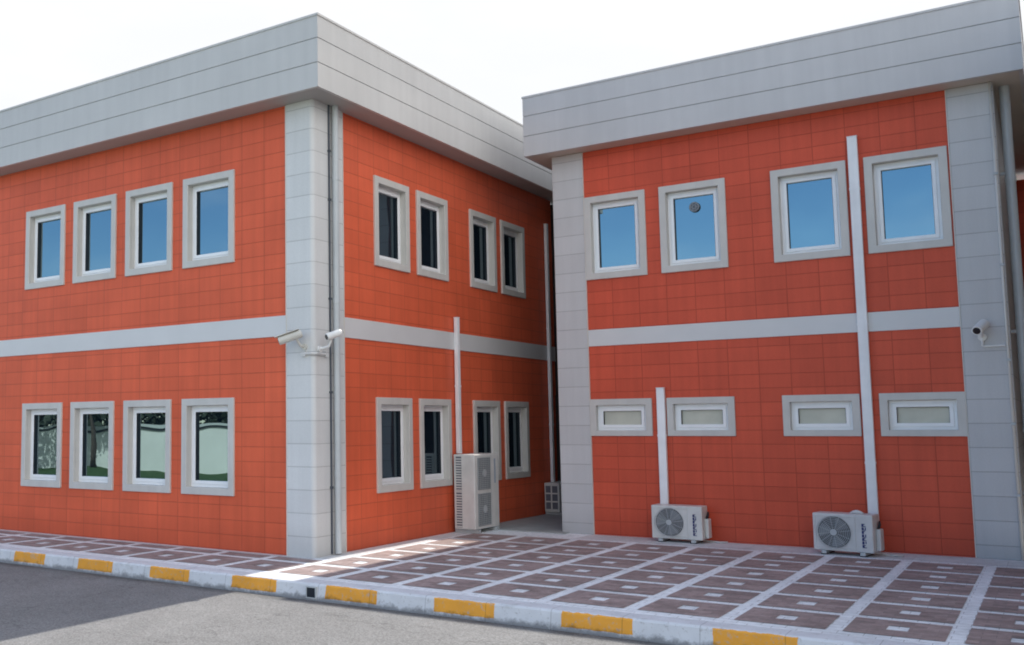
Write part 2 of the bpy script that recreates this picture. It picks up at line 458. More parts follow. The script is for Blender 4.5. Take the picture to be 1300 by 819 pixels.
link('side_wall', mb.mesh('side_wall', M['orange_y']), lb)
mb = MB(); mb.box(LX0, -.16, .16, 8.4, -.1, 6.30); mb.box(LX0, -12 + .1, .0, .16, 0, 6.2)
link('core', mb.mesh('core', M['black_wall']), lb)
for u in LU:
    for z, h in ((ZU, HU), (ZL, HL)): add_window(lb, 'tall', WL, h, (u, 0, z), 0)
for v in LV:
    for z, h in ((ZU, HU), (ZL, HL)): add_window(lb, 'side', WR, h, (0, v, z), R(90))
# corner column with a rounded arris
r = .065; pts = [(-.445, .012), (-.445, -.022)]
for k in range(9):
    t = R(-90 + 90 * k / 8); pts.append((.022 - r + r * math.cos(t), -.022 + r + r * math.sin(t)))
pts += [(.022, .690), (-.012, .690), (-.012, .012)]
mb = MB().prism(pts, 0.0, 6.279)
me = mb.mesh('corner_column', M['column'])
link('corner_column', me, lb)
mb = MB(); mb.box(-.457, -.4452, -.030, .004, .0, 6.275); mb.box(-.004, .030, .6902, .702, .0, 6.275)
link_pieces('column_trim', mb, M['trim'], lb)
mb = MB(); mb.box(LX0, -.4575, -.018, .004, 3.0, 3.289); link('floor_band', mb.mesh('floor_band', M['band'], .004, 1), lb)
mb = MB(); mb.box(-.004, .018, .7025, 8.1, 3.0, 3.289); link('floor_band', mb.mesh('floor_band', M['band'], .004, 1), lb)
OV = .395
roof = link('roof_fascia', fascia_mesh(LX0 - OV, OV, -OV, 13, 6.279, 7.294, .05, M['fascia'], 'roof_fascia'), lb)
mb = MB(); mb.box(LX0 - OV + .05, OV - .05, -OV + .05, 12.95, 6.281, 6.31); link('soffit', mb.mesh('soffit', M['soffit']), roof)
mb = MB(); mb.box(LX0 - OV + .05, OV - .05, -OV + .05, 12.95, 7.1, 7.2); link('roof_deck', mb.mesh('roof_deck', M['roof']), roof)
# downpipe at the corner, with couplers and a dark cable beside it
mb = MB().tube([(.085, .43, 0.02), (.085, .43, 6.28)], .047, 14)
for z in (1.05, 3.45, 5.2): mb.tube([(.085, .43, z), (.085, .43, z + .07)], .053, 14)
dp = link('downpipe', mb.mesh('downpipe', M['pipe'], smooth=False), lb)
mb = MB().tube([(.036, .345, 0.02), (.036, .345, 6.28)], .014, 8)
for z in (.9, 2.2, 3.5, 4.9, 5.6): mb.box(.02, .06, .325, .36, z, z + .03)
link('cable', mb.mesh('cable', M['dark_pipe']), dp)
mb = MB()
for z in (.9, 2.2, 3.5, 4.9, 5.6): mb.box(.0225, .085, .415, .445, z, z + .035)
link_pieces('pipe_clip', mb, M['guard'], dp)

# ------------------------------------------------------------------ right block
A_, B_, E_ = 1.539, 4.688, 7.656
ZB = (2.993, 3.259); ZF = (6.197, 7.220); OR = .365
rb = empty('annex_block', (A_, B_, 0))
tag(rb, 'right two-storey block with orange panel cladding, two square grey columns and small frosted ground-floor windows', 'building')
def rlink(name, me, par=None):
    o = link(name, me, par or rb)
    if par is None: o.location = (-A_, -B_, 0)
    return o
FU = [2.553, 3.769, 5.404, 6.624]; FL = [2.545, 3.768, 5.417, 6.648]
WU, HUr, HLr = .995, 1.362, .584; ZUr, ZLr = 4.072, 1.557
holes = [(u - WU / 2 + .02, u + WU / 2 - .02, ZUr + .02, ZUr + HUr - .02) for u in FU] + [(u - WU / 2 + .02, u + WU / 2 - .02, ZLr + .02, ZLr + HLr - .02) for u in FL]
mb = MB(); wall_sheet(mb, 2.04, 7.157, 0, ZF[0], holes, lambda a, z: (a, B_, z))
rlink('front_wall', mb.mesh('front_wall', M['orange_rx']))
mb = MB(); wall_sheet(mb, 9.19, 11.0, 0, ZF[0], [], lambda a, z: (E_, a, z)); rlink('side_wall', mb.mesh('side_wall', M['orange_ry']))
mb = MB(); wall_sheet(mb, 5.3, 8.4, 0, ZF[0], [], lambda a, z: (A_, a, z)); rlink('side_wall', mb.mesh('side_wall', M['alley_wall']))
mb = MB(); mb.box(A_ + .16, E_ - .16, B_ + .16, 12.5, -.1, ZF[0] + .02)
rlink('core', mb.mesh('core', M['black_wall']))
for u in FU:
    w = add_window(rb, 'tall', WU, HUr, (u - A_, 0, ZUr), 0)
    if u == FU[1]:
        # round ventilator fitted in the pane
        mb = MB().tube([(0, .105, 0), (0, .075, 0)], .080, 24)
        vt = link('ventilator', mb.mesh('ventilator', M['vent'], .004, 1), w, (.01, 0, HUr - .365))
        mb = MB().ring((0, .073, 0), .066, .009, 24, 6).ring((0, .073, 0), .03, .008, 16, 6)
        for k in range(6):
            t = R(60 * k); mb.tube([(.03 * math.cos(t), .073, .03 * math.sin(t)), (.062 * math.cos(t), .073, .062 * math.sin(t))], .005, 5)
        b = mb.mesh('ventilator_grille', M['vent2'])
        # joined in the same mesh level as the ventilator: keep three levels
        bm = bmesh.new(); bm.from_mesh(vt.data); n0 = len(bm.faces); bm.from_mesh(b)
        bm.faces.ensure_lookup_table()
        for f in bm.faces[n0:]: f.material_index = 1
        bm.to_mesh(vt.data); bm.free(); vt.data.materials.append(M['vent2']); bpy.data.meshes.remove(b)
for u in FL: add_window(rb, 'low', WU, HLr, (u - A_, 0, ZLr), 0)
for x0, x1, sx in ((A_ - .0, 2.044, 0), (7.153, E_, 1)):
    mb = MB()
    if sx == 0: mb.prism([(A_ - .022, B_ - .022), (x1, B_ - .022), (x1, B_ + .012), (A_ + .012, B_ + .012), (A_ + .012, 5.3), (A_ - .022, 5.3)], 0, ZF[0])
    else: mb.prism([(x0, B_ - .022), (E_ + .022, B_ - .022), (E_ + .022, 9.2), (E_ - .012, 9.2), (E_ - .012, B_ + .012), (x0, B_ + .012)], 0, ZF[0])
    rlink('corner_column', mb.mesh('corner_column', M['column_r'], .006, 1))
mb = MB(); mb.box(2.0442, 2.055, B_ - .028, B_ + .004, 0, ZF[0] - .004); mb.box(7.142, 7.1528, B_ - .028, B_ + .004, 0, ZF[0] - .004)
# the trim stops at the surrounds that touch the columns
link_pieces('column_trim', mb, M['trim'], rb, (-A_, -B_, 0))
mb = MB(); mb.box(2.0555, 7.1415, B_ - .018, B_ + .004, *ZB)
rlink('floor_band', mb.mesh('floor_band', M['band'], .004, 1))
rf = rlink('roof_fascia', fascia_mesh(A_ - OR, E_ + OR, B_ - OR, 13, ZF[0], ZF[1], .05, M['fascia_r'], 'roof_fascia_right'))
mb = MB(); mb.box(A_ - OR + .05, E_ + OR - .05, B_ - OR + .05, 12.95, ZF[0] + .002, ZF[0] + .03); link('soffit', mb.mesh('soffit', M['soffit_r']), rf)
mb = MB(); mb.box(A_ - OR + .05, E_ + OR - .05, B_ - OR + .05, 12.95, 7.05, 7.12); link('roof_deck', mb.mesh('roof_deck', M['roof']), rf)
# wing added out of frame to dim the right block; rear wall shows
WX, WY = 8.95, -3.0
mb = MB(); wall_sheet(mb, E_, WX, 0, 6.1, [], lambda a, z: (a, 11.0, z)); rlink('rear_wall', mb.mesh('rear_wall', M['orange_rx']))
mb = MB(); wall_sheet(mb, WY, 11.0, 0, 6.1, [], lambda a, z: (WX, a, z)); rlink('blocker_wing_wall', mb.mesh('blocker_wing_wall', M['plaster']))
mb = MB(); wall_sheet(mb, WX, 16, 0, 6.1, [], lambda a, z: (a, WY, z)); rlink('blocker_wing_end_wall', mb.mesh('blocker_wing_end_wall', M['plaster']))
mb = MB(); mb.box(WX + .02, 16, WY + .02, 12.9, 0, 6.1); rlink('blocker_wing_core', mb.mesh('blocker_wing_core', M['black_wall']))
mb = MB(); mb.box(E_ + .37, WX - .2, 10.7, 10.75, 6.15, 7.1); mb2 = MB().box(WX - .3, 16, WY - .3, 12.9, 6.12, 7.1); rlink('blocker_wing_fascia', mb2.mesh('blocker_wing_fascia', M['fascia_r']))
# conduit with clips on the column edge and the downpipe round the corner
mb = MB().tube([(E_ - .012, B_ - .042, .0), (E_ - .012, B_ - .042, ZF[0])], .017, 10)
cd = rlink('cable_conduit', mb.mesh('cable_conduit', M['trim'], smooth=True))
mb = MB()
for z in (.8, 1.7, 2.52, 3.75, 4.95): mb.box(E_ - .038, E_ + .014, B_ - .064, B_ - .0225, z, z + .03)
link_pieces('conduit_clip', mb, M['guard'], cd)
mb = MB().tube([(E_ + .135, 5.0, 0.0), (E_ + .135, 5.0, ZF[0])], .058, 14)
for z in (1.6, 3.0, 4.9): mb.tube([(E_ + .135, 5.0, z), (E_ + .135, 5.0, z + .07)], .065, 14)
dp = rlink('downpipe', mb.mesh('downpipe', M['pipe'], smooth=False))
mb = MB()
for z in (.8, 2.9, 5.0): mb.box(E_ + .0225, E_ + .10, 4.985, 5.015, z, z + .04)
link_pieces('pipe_clip', mb, M['guard'], dp)

# link between the two blocks at the end of the alley
lk = empty('link_block', (A_ / 2, 8.1, 0)); tag(lk, 'link building coloured near-black as alley shade, closing the end of the narrow alley between the two blocks', 'building')
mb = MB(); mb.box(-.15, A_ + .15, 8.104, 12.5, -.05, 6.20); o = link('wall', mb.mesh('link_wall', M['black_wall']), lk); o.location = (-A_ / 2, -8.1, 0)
mb = MB(); mb.box(.003, A_ - .003, 8.06, 8.10, 2.2, 2.32); mb.box(.003, .10, 8.06, 8.10, .0, 2.2); mb.box(A_ - .10, A_ - .003, 8.06, 8.10, .0, 2.2)
o = link('door_frame', mb.mesh('link_door_frame', M['black_wall']), lk); o.location = (-A_ / 2, -8.1, 0)

# ------------------------------------------------------------------ air conditioners
def fan_parts(mb_disc, mb_guard, mb_fan, cx, cz, rad, y=0.0):
    mb_disc.tube([(cx, y + .055, cz), (cx, y + .008, cz)], rad, 40)
    for k in range(7): mb_guard.ring((cx, y - .004, cz), rad * (.16 + .14 * k), .0028, 36, 5)
    for k in range(10):
        t = R(36 * k + 9); mb_guard.tube([(cx + rad * .16 * math.cos(t), y - .006, cz + rad * .16 * math.sin(t)), (cx + rad * math.cos(t), y - .006, cz + rad * math.sin(t))], .0028, 5)
    mb_guard.tube([(cx, y - .01, cz), (cx, y + .004, cz)], rad * .17, 18)

def lettering(mb, x, z0, z1, w, y):
    """illegible navy lettering running up the front panel: short letter-like strokes turned on their side"""
    n = 7; p = (z1 - z0) / n
    for k in range(n):
        a = z0 + k * p; b = a + p * .86
        ww = w
        mb.box(x, x + ww * .5, y - .003, y, a, b)
        if k % 3 != 1: mb.box(x + ww * .24, x + ww, y - .003, y, a, a + p * .2)
        if k % 2 == 0: mb.box(x + ww * .24, x + ww * .8, y - .003, y, b - p * .2, b)
        else: mb.box(x + ww * .76, x + ww, y - .003, y, a + p * .2, b)

def small_ac(name, loc, rz, W, H, D, mat):
    t = empty(name, loc, rz)
    f = .05
    link('casing', MB().box(0, W, 0, D, f, H).mesh('ac_casing', mat, .014, 2), t)
    cx, cz, rad = W * .36, f + (H - f) * .50, (H - f) * .42
    d, g, q = MB(), MB(), MB()
    # square moulded recess panel behind the fan guard
    link('fan_surround', MB().frame(.03, cx * 2 - .0, f + .03, H - .03, .012, -.006, .004).mesh('fan_surround', mat, .003, 1), t)
    d.tube([(cx, -.002, cz), (cx, .02, cz)], rad, 44)
    fan = link('fan', d.mesh('fan_disc', M['fan']), t)
    for k in range(3):
        a = R(120 * k + 20)
        pts = []
        for j in range(7):
            aa = a + R(9 * j); pts.append((aa, rad * .9))
        inner = [(cx + rad * .2 * math.cos(a + R(9 * j)), -.004, cz + rad * .2 * math.sin(a + R(9 * j))) for j in range(7)]
        outer = [(cx + rad * .9 * math.cos(a + R(10 * j)), -.006 - .003 * j, cz + rad * .9 * math.sin(a + R(10 * j))) for j in range(7)]
        for j in range(6): q.quad(inner[j], inner[j + 1], outer[j + 1], outer[j])
    link('blade', q.mesh('fan_blade', M['grille']), fan)
    for k in range(9): g.ring((cx, -.028, cz), rad * (.2 + .105 * k), .0032, 40, 5)
    for k in range(12):
        a = R(30 * k + 9); g.tube([(cx + rad * .2 * math.cos(a), -.03, cz + rad * .2 * math.sin(a)), (cx + rad * 1.02 * math.cos(a), -.03, cz + rad * 1.02 * math.sin(a)), (cx + rad * 1.05 * math.cos(a), .0, cz + rad * 1.05 * math.sin(a))], .003, 5)
    g.tube([(cx, -.034, cz), (cx, -.02, cz)], rad * .2, 18)
    link('fan_guard', g.mesh('fan_guard', M['guard']), t)
    l = MB(); lettering(l, W * .82, f + (H - f) * .13, f + (H - f) * .78, .05, -.0005); link('lettering', l.mesh('lettering', M['navy']), t)
    s = MB(); s.box(W * .715, W * .719, -.003, .001, f + .02, H - .02); link('panel_seam', s.mesh('panel_seam', M['guard']), t)
    # valve cover and pipes on the right end
    link('valve_cover', MB().box(W - .002, W + .055, D * .42, D * .95, f + .02, f + (H - f) * .62).mesh('valve_cover', mat, .015, 2), t)
    p = MB()
    for k in range(2): p.tube([(W + .02, D * (.5 + .2 * k), f + (H - f) * .62), (W + .03, D * (.55 + .2 * k), f + (H - f) * .72), (W + .015, D * .9, f + (H - f) * .80)], .012, 8)
    link('pipe', p.mesh('ac_pipe', M['rubber'], smooth=True), t)
    for x in (.10, W - .16):
        ft = MB(); ft.box(x, x + .06, -.02, D + .02, .012, f); o = link('foot', ft.mesh('ac_foot', M['guard']), t)
        ft = MB(); ft.box(x - .005, x + .065, -.025, D + .025, 0, .0118); link('rubber_pad', ft.mesh('rubber_pad', M['rubber']), o)
    return t

GZ = .003
def drain_hose(unit, W, D):
    mb = MB().tube([(W * .55, D * .8, .045), (W * .62, D + .02, .02), (W + .03, D + .04, .012), (W + .16, D - .02, .012), (W + .26, D + .03, .012)], .011, 8)
    link('drain_hose', mb.mesh('drain_hose', M['casing_r'], smooth=True), unit)
ac2 = small_ac('air_conditioner', (3.11, 4.25, GZ), 0, .735, .535, .30, M['casing'])
tag(ac2, 'small white outdoor air conditioner below the short white trunking on the right block', 'air conditioner', 'air conditioner outdoor units')
ac3 = small_ac('air_conditioner', (5.35, 4.06, GZ), R(-7), .735, .54, .30, M['casing_r'])
tag(ac3, 'small white air conditioner beside the tallest trunking, slightly turned, with a hump on top', 'air conditioner', 'air conditioner outdoor units')
drain_hose(ac2, .735, .30); drain_hose(ac3, .735, .30)
# rounded hump of wrapped pipe lying on top of the casing
mb = MB(); mb.tube([(.44 + .02 * k, .12, .538 + .028 * math.sin(math.pi * k / 8)) for k in range(9)], [.016 + .012 * math.sin(math.pi * k / 8) for k in range(9)], 10)
link('pipe_hump', mb.mesh('pipe_hump', M['casing_r'], smooth=True), ac3)

# tall two-fan unit (front faces +x)
t = empty('air_conditioner', (.07, 3.71, GZ), 0)
tag(t, 'tall white outdoor air conditioner with two stacked fan grilles beside the left block', 'air conditioner', 'air conditioner outdoor units')
TD, TW, TH = .385, .86, 1.265
link('casing', MB().box(0, TD, 0, TW, .06, TH).mesh('tall_ac_casing', M['casing'], .016, 2), t)
for z0 in (.11, .69):
    # front fan grille
    g = MB(); g.box(TD + .0005, TD + .004, .10, .54, z0, z0 + .52); fr = link('fan_grille', g.mesh('fan_grille_back', M['grille']), t)
    b = MB()
    for k in range(17): b.box(TD + .012, TD + .018, .105, .535, z0 + .015 + .031 * k, z0 + .022 + .031 * k)
    for k in range(8): b.box(TD + .008, TD + .014, .11 + .06 * k, .114 + .06 * k, z0, z0 + .515)
    link('grille_bars', b.mesh('grille_bars', M['guard']), fr)
    cy, cz = .32, z0 + .265
    h = MB(); hub = [(TD + .02, cy, cz), (TD + .005, cy, cz)]; h.tube(hub, .06, 18); link('fan_hub', h.mesh('fan_hub', M['guard']), fr)
    # side louvre
    s = MB(); s.box(.045, .145, -.004, -.0005, z0 - .02, z0 + .54); lo = link('side_louvre', s.mesh('side_louvre_back', M['slot']), t)
    b = MB()
    for k in range(13): b.box(.045, .145, -.012, -.005, z0 - .012 + .042 * k, z0 + .006 + .042 * k)
    link('louvre_bars', b.mesh('louvre_bars', M['casing']), lo)
s = MB(); s.box(TD + .0005, TD + .003, .69, .735, .78, 1.18); link('label_strip', s.mesh('label_strip', plain_mat('pale_blue_label', (.30, .38, .47), .4)), t)
s = MB(); s.box(TD - .002, TD + .002, .575, .579, .08, TH - .02); link('panel_seam', s.mesh('panel_seam', M['guard']), t)
for y in (.06, TW - .14):
    ft = MB(); ft.box(-.02, TD + .02, y, y + .08, .0, .059); link('foot', ft.mesh('tall_ac_foot', M['guard']), t)

# unit deep in the alley
t = empty('air_conditioner', (.04, 7.33, .02), 0)
tag(t, 'low outdoor air conditioner in the dark alley between the two blocks', 'air conditioner', 'air conditioner outdoor units')
link('casing', MB().box(0, .30, 0, .74, .05, .60).mesh('alley_ac_casing', M['casing'], .012, 2), t)
s = MB(); s.box(.03, .27, -.004, -.0005, .08, .57); lo = link('side_louvre', s.mesh('alley_louvre_back', M['slot']), t)
b = MB()
for k in range(4): b.box(.03, .27, -.014, -.005, .08 + .155 * k, .105 + .155 * k)
b.box(.135, .16, -.014, -.005, .08, .57)
link('louvre_bars', b.mesh('alley_louvre_bars', M['casing']), lo)
g = MB(); g.box(.3005, .304, .08, .50, .11, .53); link('fan_grille', g.mesh('alley_fan_grille', M['grille']), t)
for y in (.05, .61):
    ft = MB(); ft.box(-.01, .31, y, y + .06, 0, .049); link('foot', ft.mesh('alley_ac_foot', M['guard']), t)

# ------------------------------------------------------------------ trunking
def trunking(x0, x1, y0, y1, z0, z1, label, axis):
    t = empty('cable_trunking', ((x0 + x1) / 2, (y0 + y1) / 2, z0)); tag(t, label, 'cable trunking', 'white trunking runs on the walls')
    cx, cy = (x0 + x1) / 2, (y0 + y1) / 2
    link('cover', MB().box(x0 - cx, x1 - cx, y0 - cy, y1 - cy, 0, z1 - z0 - .012).mesh('trunking_cover', M['white'], .006, 2), t)
    link('end_cap', MB().box(x0 - cx - .004, x1 - cx + .004, y0 - cy - .004, y1 - cy + .004, z1 - z0 - .0118, z1 - z0).mesh('trunking_cap', M['white'], .003, 1), t)
    j = MB(); z = 1.1
    while z < z1 - z0 - .3:
        j.box(x0 - cx - .003, x1 - cx + .003, y0 - cy - .003, y1 - cy + .003, z, z + .035); z += 1.9
    if j.v: link_pieces('joint_sleeve', j, M['white'], t)
    return t
trunking(.021, .085, 3.90, 3.99, 1.275, 3.55, 'white trunking rising above the tall air conditioner on the left block', 'y')
trunking(.021, .08, 7.68, 7.77, .62, 5.74, 'white trunking deep in the alley, rising past the floor band', 'y')
trunking(3.135, 3.255, B_ - .085, B_ - .021, .45, 2.30, 'short white trunking ending beside the frosted windows of the right block', 'x')
trunking(5.945, 6.07, B_ - .09, B_ - .021, .08, 5.75, 'tallest white trunking, running up between the windows of the right block', 'x')

# ------------------------------------------------------------------ security cameras
def cctv(name, rear, front, rad, mat, hood):
    rear, front = Vector(rear), Vector(front); t = empty(name, tuple((rear + front) / 2))
    c = (rear + front) / 2; d = (front - rear); Ld = d.length; d.normalize()
    side = d.cross(Vector((0, 0, 1))).normalized(); up = side.cross(d).normalized()
    mb = MB().tube([rear - c, rear - c + d * .02, front - c - d * .01, front - c], [rad * .8, rad, rad, rad * .95], 20)
    link('housing', mb.mesh('camera_body', mat), t)
    mb = MB().tube([front - c - d * .002, front - c + d * .006], rad * .72, 20); link('lens', mb.mesh('camera_lens', M['lens']), t)
    if hood:
        m = Matrix((side, d, up)).transposed().to_4x4(); m.translation = (rear + front) / 2 - c + up * (rad + .006) + d * .03
        link('sunshield', MB().obox(m, rad * 1.12, Ld * .52, .006).mesh('camera_sunshield', mat, .004, 1), t)
    return t, c
CA = ((-.075, -.16, 3.005), (-.335, -.336, 2.90))
t, c = cctv('security_camera', CA[0], CA[1], .058, M['cam_b'], True)
tag(t, 'cream bullet security camera on the left block column, pointing left along the wall', 'security camera', 'bullet security cameras')
mb = MB().tube([(Vector((-.14, -.2, 2.93)) - c), (Vector((-.13, -.12, 2.84)) - c), (Vector((-.13, -.024, 2.83)) - c)], .018, 10)
mb.tube([Vector((-.13, -.024, 2.83)) - c, Vector((-.13, -.05, 2.83)) - c], .045, 16)
link('bracket', mb.mesh('camera_bracket', M['cam_b']), t)
CB = ((.315, .20, 3.02), (.216, .008, 2.945))
t, c = cctv('security_camera', CB[0], CB[1], .050, M['cam'], False)
tag(t, 'white bullet security camera with black lens beside the corner downpipe of the left block', 'security camera', 'bullet security cameras')
mb = MB().tube([Vector((.25, .08, 2.94)) - c, Vector((.19, .10, 2.83)) - c, Vector((.024, .10, 2.80)) - c], .018, 10)
mb.tube([Vector((.05, .10, 2.80)) - c, Vector((.024, .10, 2.80)) - c], .045, 16)
link('bracket', mb.mesh('camera_bracket', M['cam']), t)
# horizontal bar that carries the pair round the corner
mb = MB(); mb.tube([(-.15, -.045, 2.735), (.0, -.045, 2.735), (.045, .0, 2.735), (.045, .24, 2.735)], .020, 10)
mb.box(-.17, -.10, -.06, -.0225, 2.70, 2.77); mb.box(.0225, .065, .20, .27, 2.70, 2.77)
tag(link('junction_bar', mb.mesh('junction_bar', M['column'])), 'pale cable bar wrapped round the column corner under the pair of cameras', 'cable bar')
CC = ((7.415, 4.615, 3.02), (7.335, 4.36, 2.905))
t, c = cctv('security_camera', CC[0], CC[1], .062, M['cam'], False)
tag(t, 'white bullet security camera with black lens on the right block column, facing the road', 'security camera', 'bullet security cameras')
mb = MB().tube([Vector((7.38, 4.50, 2.95)) - c, Vector((7.375, 4.60, 2.86)) - c, Vector((7.375, 4.664, 2.84)) - c], .018, 10)
mb.tube([Vector((7.375, 4.64, 2.84)) - c, Vector((7.375, 4.664, 2.84)) - c], .05, 16)
link('bracket', mb.mesh('camera_bracket', M['cam']), t)
mb = MB().tube([Vector((7.375, 4.645, 2.83)) - c, Vector((7.375, 4.645, 2.73)) - c, Vector((7.40, 4.645, 2.72)) - c, Vector((E_ - .04, 4.645, 2.72)) - c], .013, 8)
link('conduit', mb.mesh('camera_conduit', M['cam']), t)

# ------------------------------------------------------------------ ground
KY = -1.70; RZ = -.172
me = MB(); me.quad((-900, -900, -.20), (900, -900, -.20), (900, 1500, -.20), (-900, 1500, -.20))
struct('ground', me.mesh('ground', plain_mat('dry_ground', (.20, .18, .15), .95, .15, .2)))
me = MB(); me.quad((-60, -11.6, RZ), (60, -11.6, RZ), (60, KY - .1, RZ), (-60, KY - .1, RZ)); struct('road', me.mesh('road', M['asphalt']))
# kerb stones: chamfered profile swept along x
prof = [(KY + .24, -.3), (KY - .035, -.3), (KY - .030, -.175), (KY - .006, -.022), (KY + .012, -.003), (KY + .03, .0), (KY + .24, .0)]
mb = MB(); n = len(prof); x = -40.0; first = True
XS = [-40.0, 40.0]
mb.v = [(X, y, z) for X in XS for y, z in prof]
for i in range(n - 1): mb.f.append((i, i + 1, n + i + 1, n + i)); mb.mi.append(0)
struct('kerb', mb.mesh('kerb', M['kerb']))
me = MB(); me.quad((-40, KY + .24, -.0005), (40, KY + .24, -.0005), (40, 60, -.0005), (-40, 60, -.0005)); struct('pavement', me.mesh('pavement', M['pale_paver']))
# red-brown paver fields with a pale square left in the middle
mb = MB(); P_ = .877; ux = [7.34 - P_ * k for k in range(-6, 22)]; vy = [-.472 + .87 * k for k in range(-1, 5)]
def cell(x0, x1, y0, y1, dot=True):
    z = .004
    cx, cy = (x0 + x1) / 2, (y0 + y1) / 2
    if dot and x1 - x0 > .5 and y1 - y0 > .5:
        a, b = .08, .10
        for (p, q, r_, s_) in ((x0, x1, y0, cy - b), (x0, x1, cy + b, y1), (x0, cx - a, cy - b, cy + b), (cx + a, x1, cy - b, cy + b)):
            mb.quad((p, r_, z), (q, r_, z), (q, s_, z), (p, s_, z))
    else: mb.quad((x0, y0, z), (x1, y0, z), (x1, y1, z), (x0, y1, z))
hw = .066
for u in ux:
    for k, v in enumerate(vy):
        x0, x1, y0, y1 = u + hw, u + P_ - hw, v + hw, v + .87 - hw
        if u < .2:
            if k == 0: cell(x0, x1, y0, y1)
            elif k == 1: cell(x0, x1, y0, -.16, False)
            continue
        if u > 7.7 and k == 5: pass
        cell(x0, x1, y0, y1)
struct('paving', mb.mesh('paving', M['red_paver']))
me = MB()
me.quad((2.02, 3.995, .0022), (30, 3.995, .0022), (30, B_ - .03, .0022), (2.02, B_ - .03, .0022))
me.quad((.03, -.02, .0022), (.30, -.02, .0022), (.30, 4.40, .0022), (.03, 4.40, .0022))
me.quad((-40, -.13, .0022), (.03, -.13, .0022), (.03, -.02, .0022), (-40, -.02, .0022))
struct('path', me.mesh('path', M['concrete']))
me = MB(); me.box(-.0, A_ + .1, 4.45, 8.1, -.01, .014); struct('alley_floor', me.mesh('alley_floor', M['alley'], .004, 1))
# drain mouth in the kerb face
mb = MB(); mb.frame(1.17, 1.31, -.165, -.035, .012, KY - .036, KY - .0); mb.box(1.182, 1.298, KY - .033, KY - .002, -.154, -.047)
mb.mi = [0] * 16 + [1] * (len(mb.f) - 16)
tag(link('kerb_drain', mb.mesh('kerb_drain', [M['guard'], M['gasket']])), 'small dark drain mouth in the kerb face in front of the left block corner', 'drain')

# ------------------------------------------------------------------ across the road (seen in the window reflections)
me = MB(); me.quad((-70, -60, RZ + .03), (60, -60, RZ + .03), (60, -11.9, RZ + .03), (-70, -11.9, RZ + .03)); o = struct('grass', me.mesh('grass', M['grass']), 'stuff')
w = empty('garden_wall', (-15, -20, RZ)); tag(w, 'white garden wall with a pale cap behind the lawn, seen reflected in the ground-floor windows', 'wall')
link('wall', MB().box(-45, 45, 0, .2, 0, 1.70).mesh('garden_wall', M['white_wall']), w)
link('drip_edge', MB().box(-45, 45, -.05, .25, 1.702, 1.80).mesh('wall_drip_edge', M['cap_dark']), w)
link('cap', MB().box(-45, 45, -.09, .29, 1.802, 1.93).mesh('wall_cap', M['cap']), w)

def leaves(n, gen, size):
    mb = MB()
    for _ in range(n):
        p = gen(); a = Vector((random.gauss(0, 1), random.gauss(0, 1), random.gauss(0, 1))).normalized()
        b = a.orthogonal().normalized(); c2 = a.cross(b); s_ = size * random.uniform(.6, 1.4)
        mb.quad(p + b * s_, p + c2 * s_ * .55, p - b * s_, p - c2 * s_ * .55)
    return mb
def tree(loc, h, crown_r, bend, label):
    t = empty('tree', loc); tag(t, label, 'tree', 'young trees on the lawn')
    top = Vector((bend, 0, h * .62))
    pts = [Vector((bend * (k / 6) ** 2 - .25 * bend * math.sin(math.pi * k / 6), .03 * math.sin(k * 1.3), h * .62 * k / 6)) for k in range(7)]
    tr = MB().tube(pts, [.085 * (1 - .08 * k) for k in range(7)], 9)
    clumps = []
    for k in range(9):
        a = R(40 * k + random.uniform(-15, 15)); rr = crown_r * random.uniform(.35, .85)
        e = top + Vector((math.cos(a) * rr, math.sin(a) * rr, random.uniform(-.15, .8) * crown_r)); clumps.append(e)
        tr.tube([pts[-1 - (k % 3)], (pts[-1] + e) / 2 + Vector((0, 0, .1)), e], [.035, .025, .01], 6)
    link('trunk', tr.mesh('tree_trunk', M['bark'], smooth=True), t)
    def gen():
        c_ = random.choice(clumps); q = Vector((random.gauss(0, 1), random.gauss(0, 1), random.gauss(0, .8)))
        return c_ + q * crown_r * .22
    link('crown', leaves(1500, gen, .10).mesh('tree_crown', M['leaf']), t)
tree((-26.3, -18.6, RZ), 5.5, 1.5, -.5, 'slender young tree with a curved trunk, reflected in the second ground-floor window')
tree((-30.2, -18.4, RZ), 5.3, 1.5, .3, 'bushy young tree with a straight trunk, leftmost in the window reflections')
tree((-31.6, -18.9, RZ), 5.6, 1.5, -.3, 'tall young tree with a leaning trunk nearest the white garden wall')
tree((-29.0, -17.6, RZ), 5.1, 1.3, .35, 'short young tree nearest the road on the lawn')
tree((-32.6, -16.8, RZ), 4.6, 1.5, .25, 'low bushy young tree at the left end of the lawn, nearest the road edge')
tree((-27.9, -18.9, RZ), 5.2, 1.2, .4, 'narrow young tree with a bent trunk close to the white garden wall')
h = empty('hedge', (-15, -23, RZ)); tag(h, 'dark dense hedge growing behind the white garden wall', 'hedge')
def gen(): 
    x = random.uniform(-40, 5)
    return Vector((x, random.gauss(0, .5), random.uniform(.2, 3.4 + .5 * math.sin(x * 1.7) + .35 * math.sin(x * .63))))
link('foliage', leaves(15000, gen, .20).mesh('hedge_foliage', M['leaf_grey']), h)
mb = MB()
for k in range(16): mb.tube([(-40 + 3 * k, 0, 0), (-40 + 3 * k + random.uniform(-.3, .3), 0, 2.6)], [.07, .03], 6)
link('stems', mb.mesh('hedge_stems', M['bark']), h)

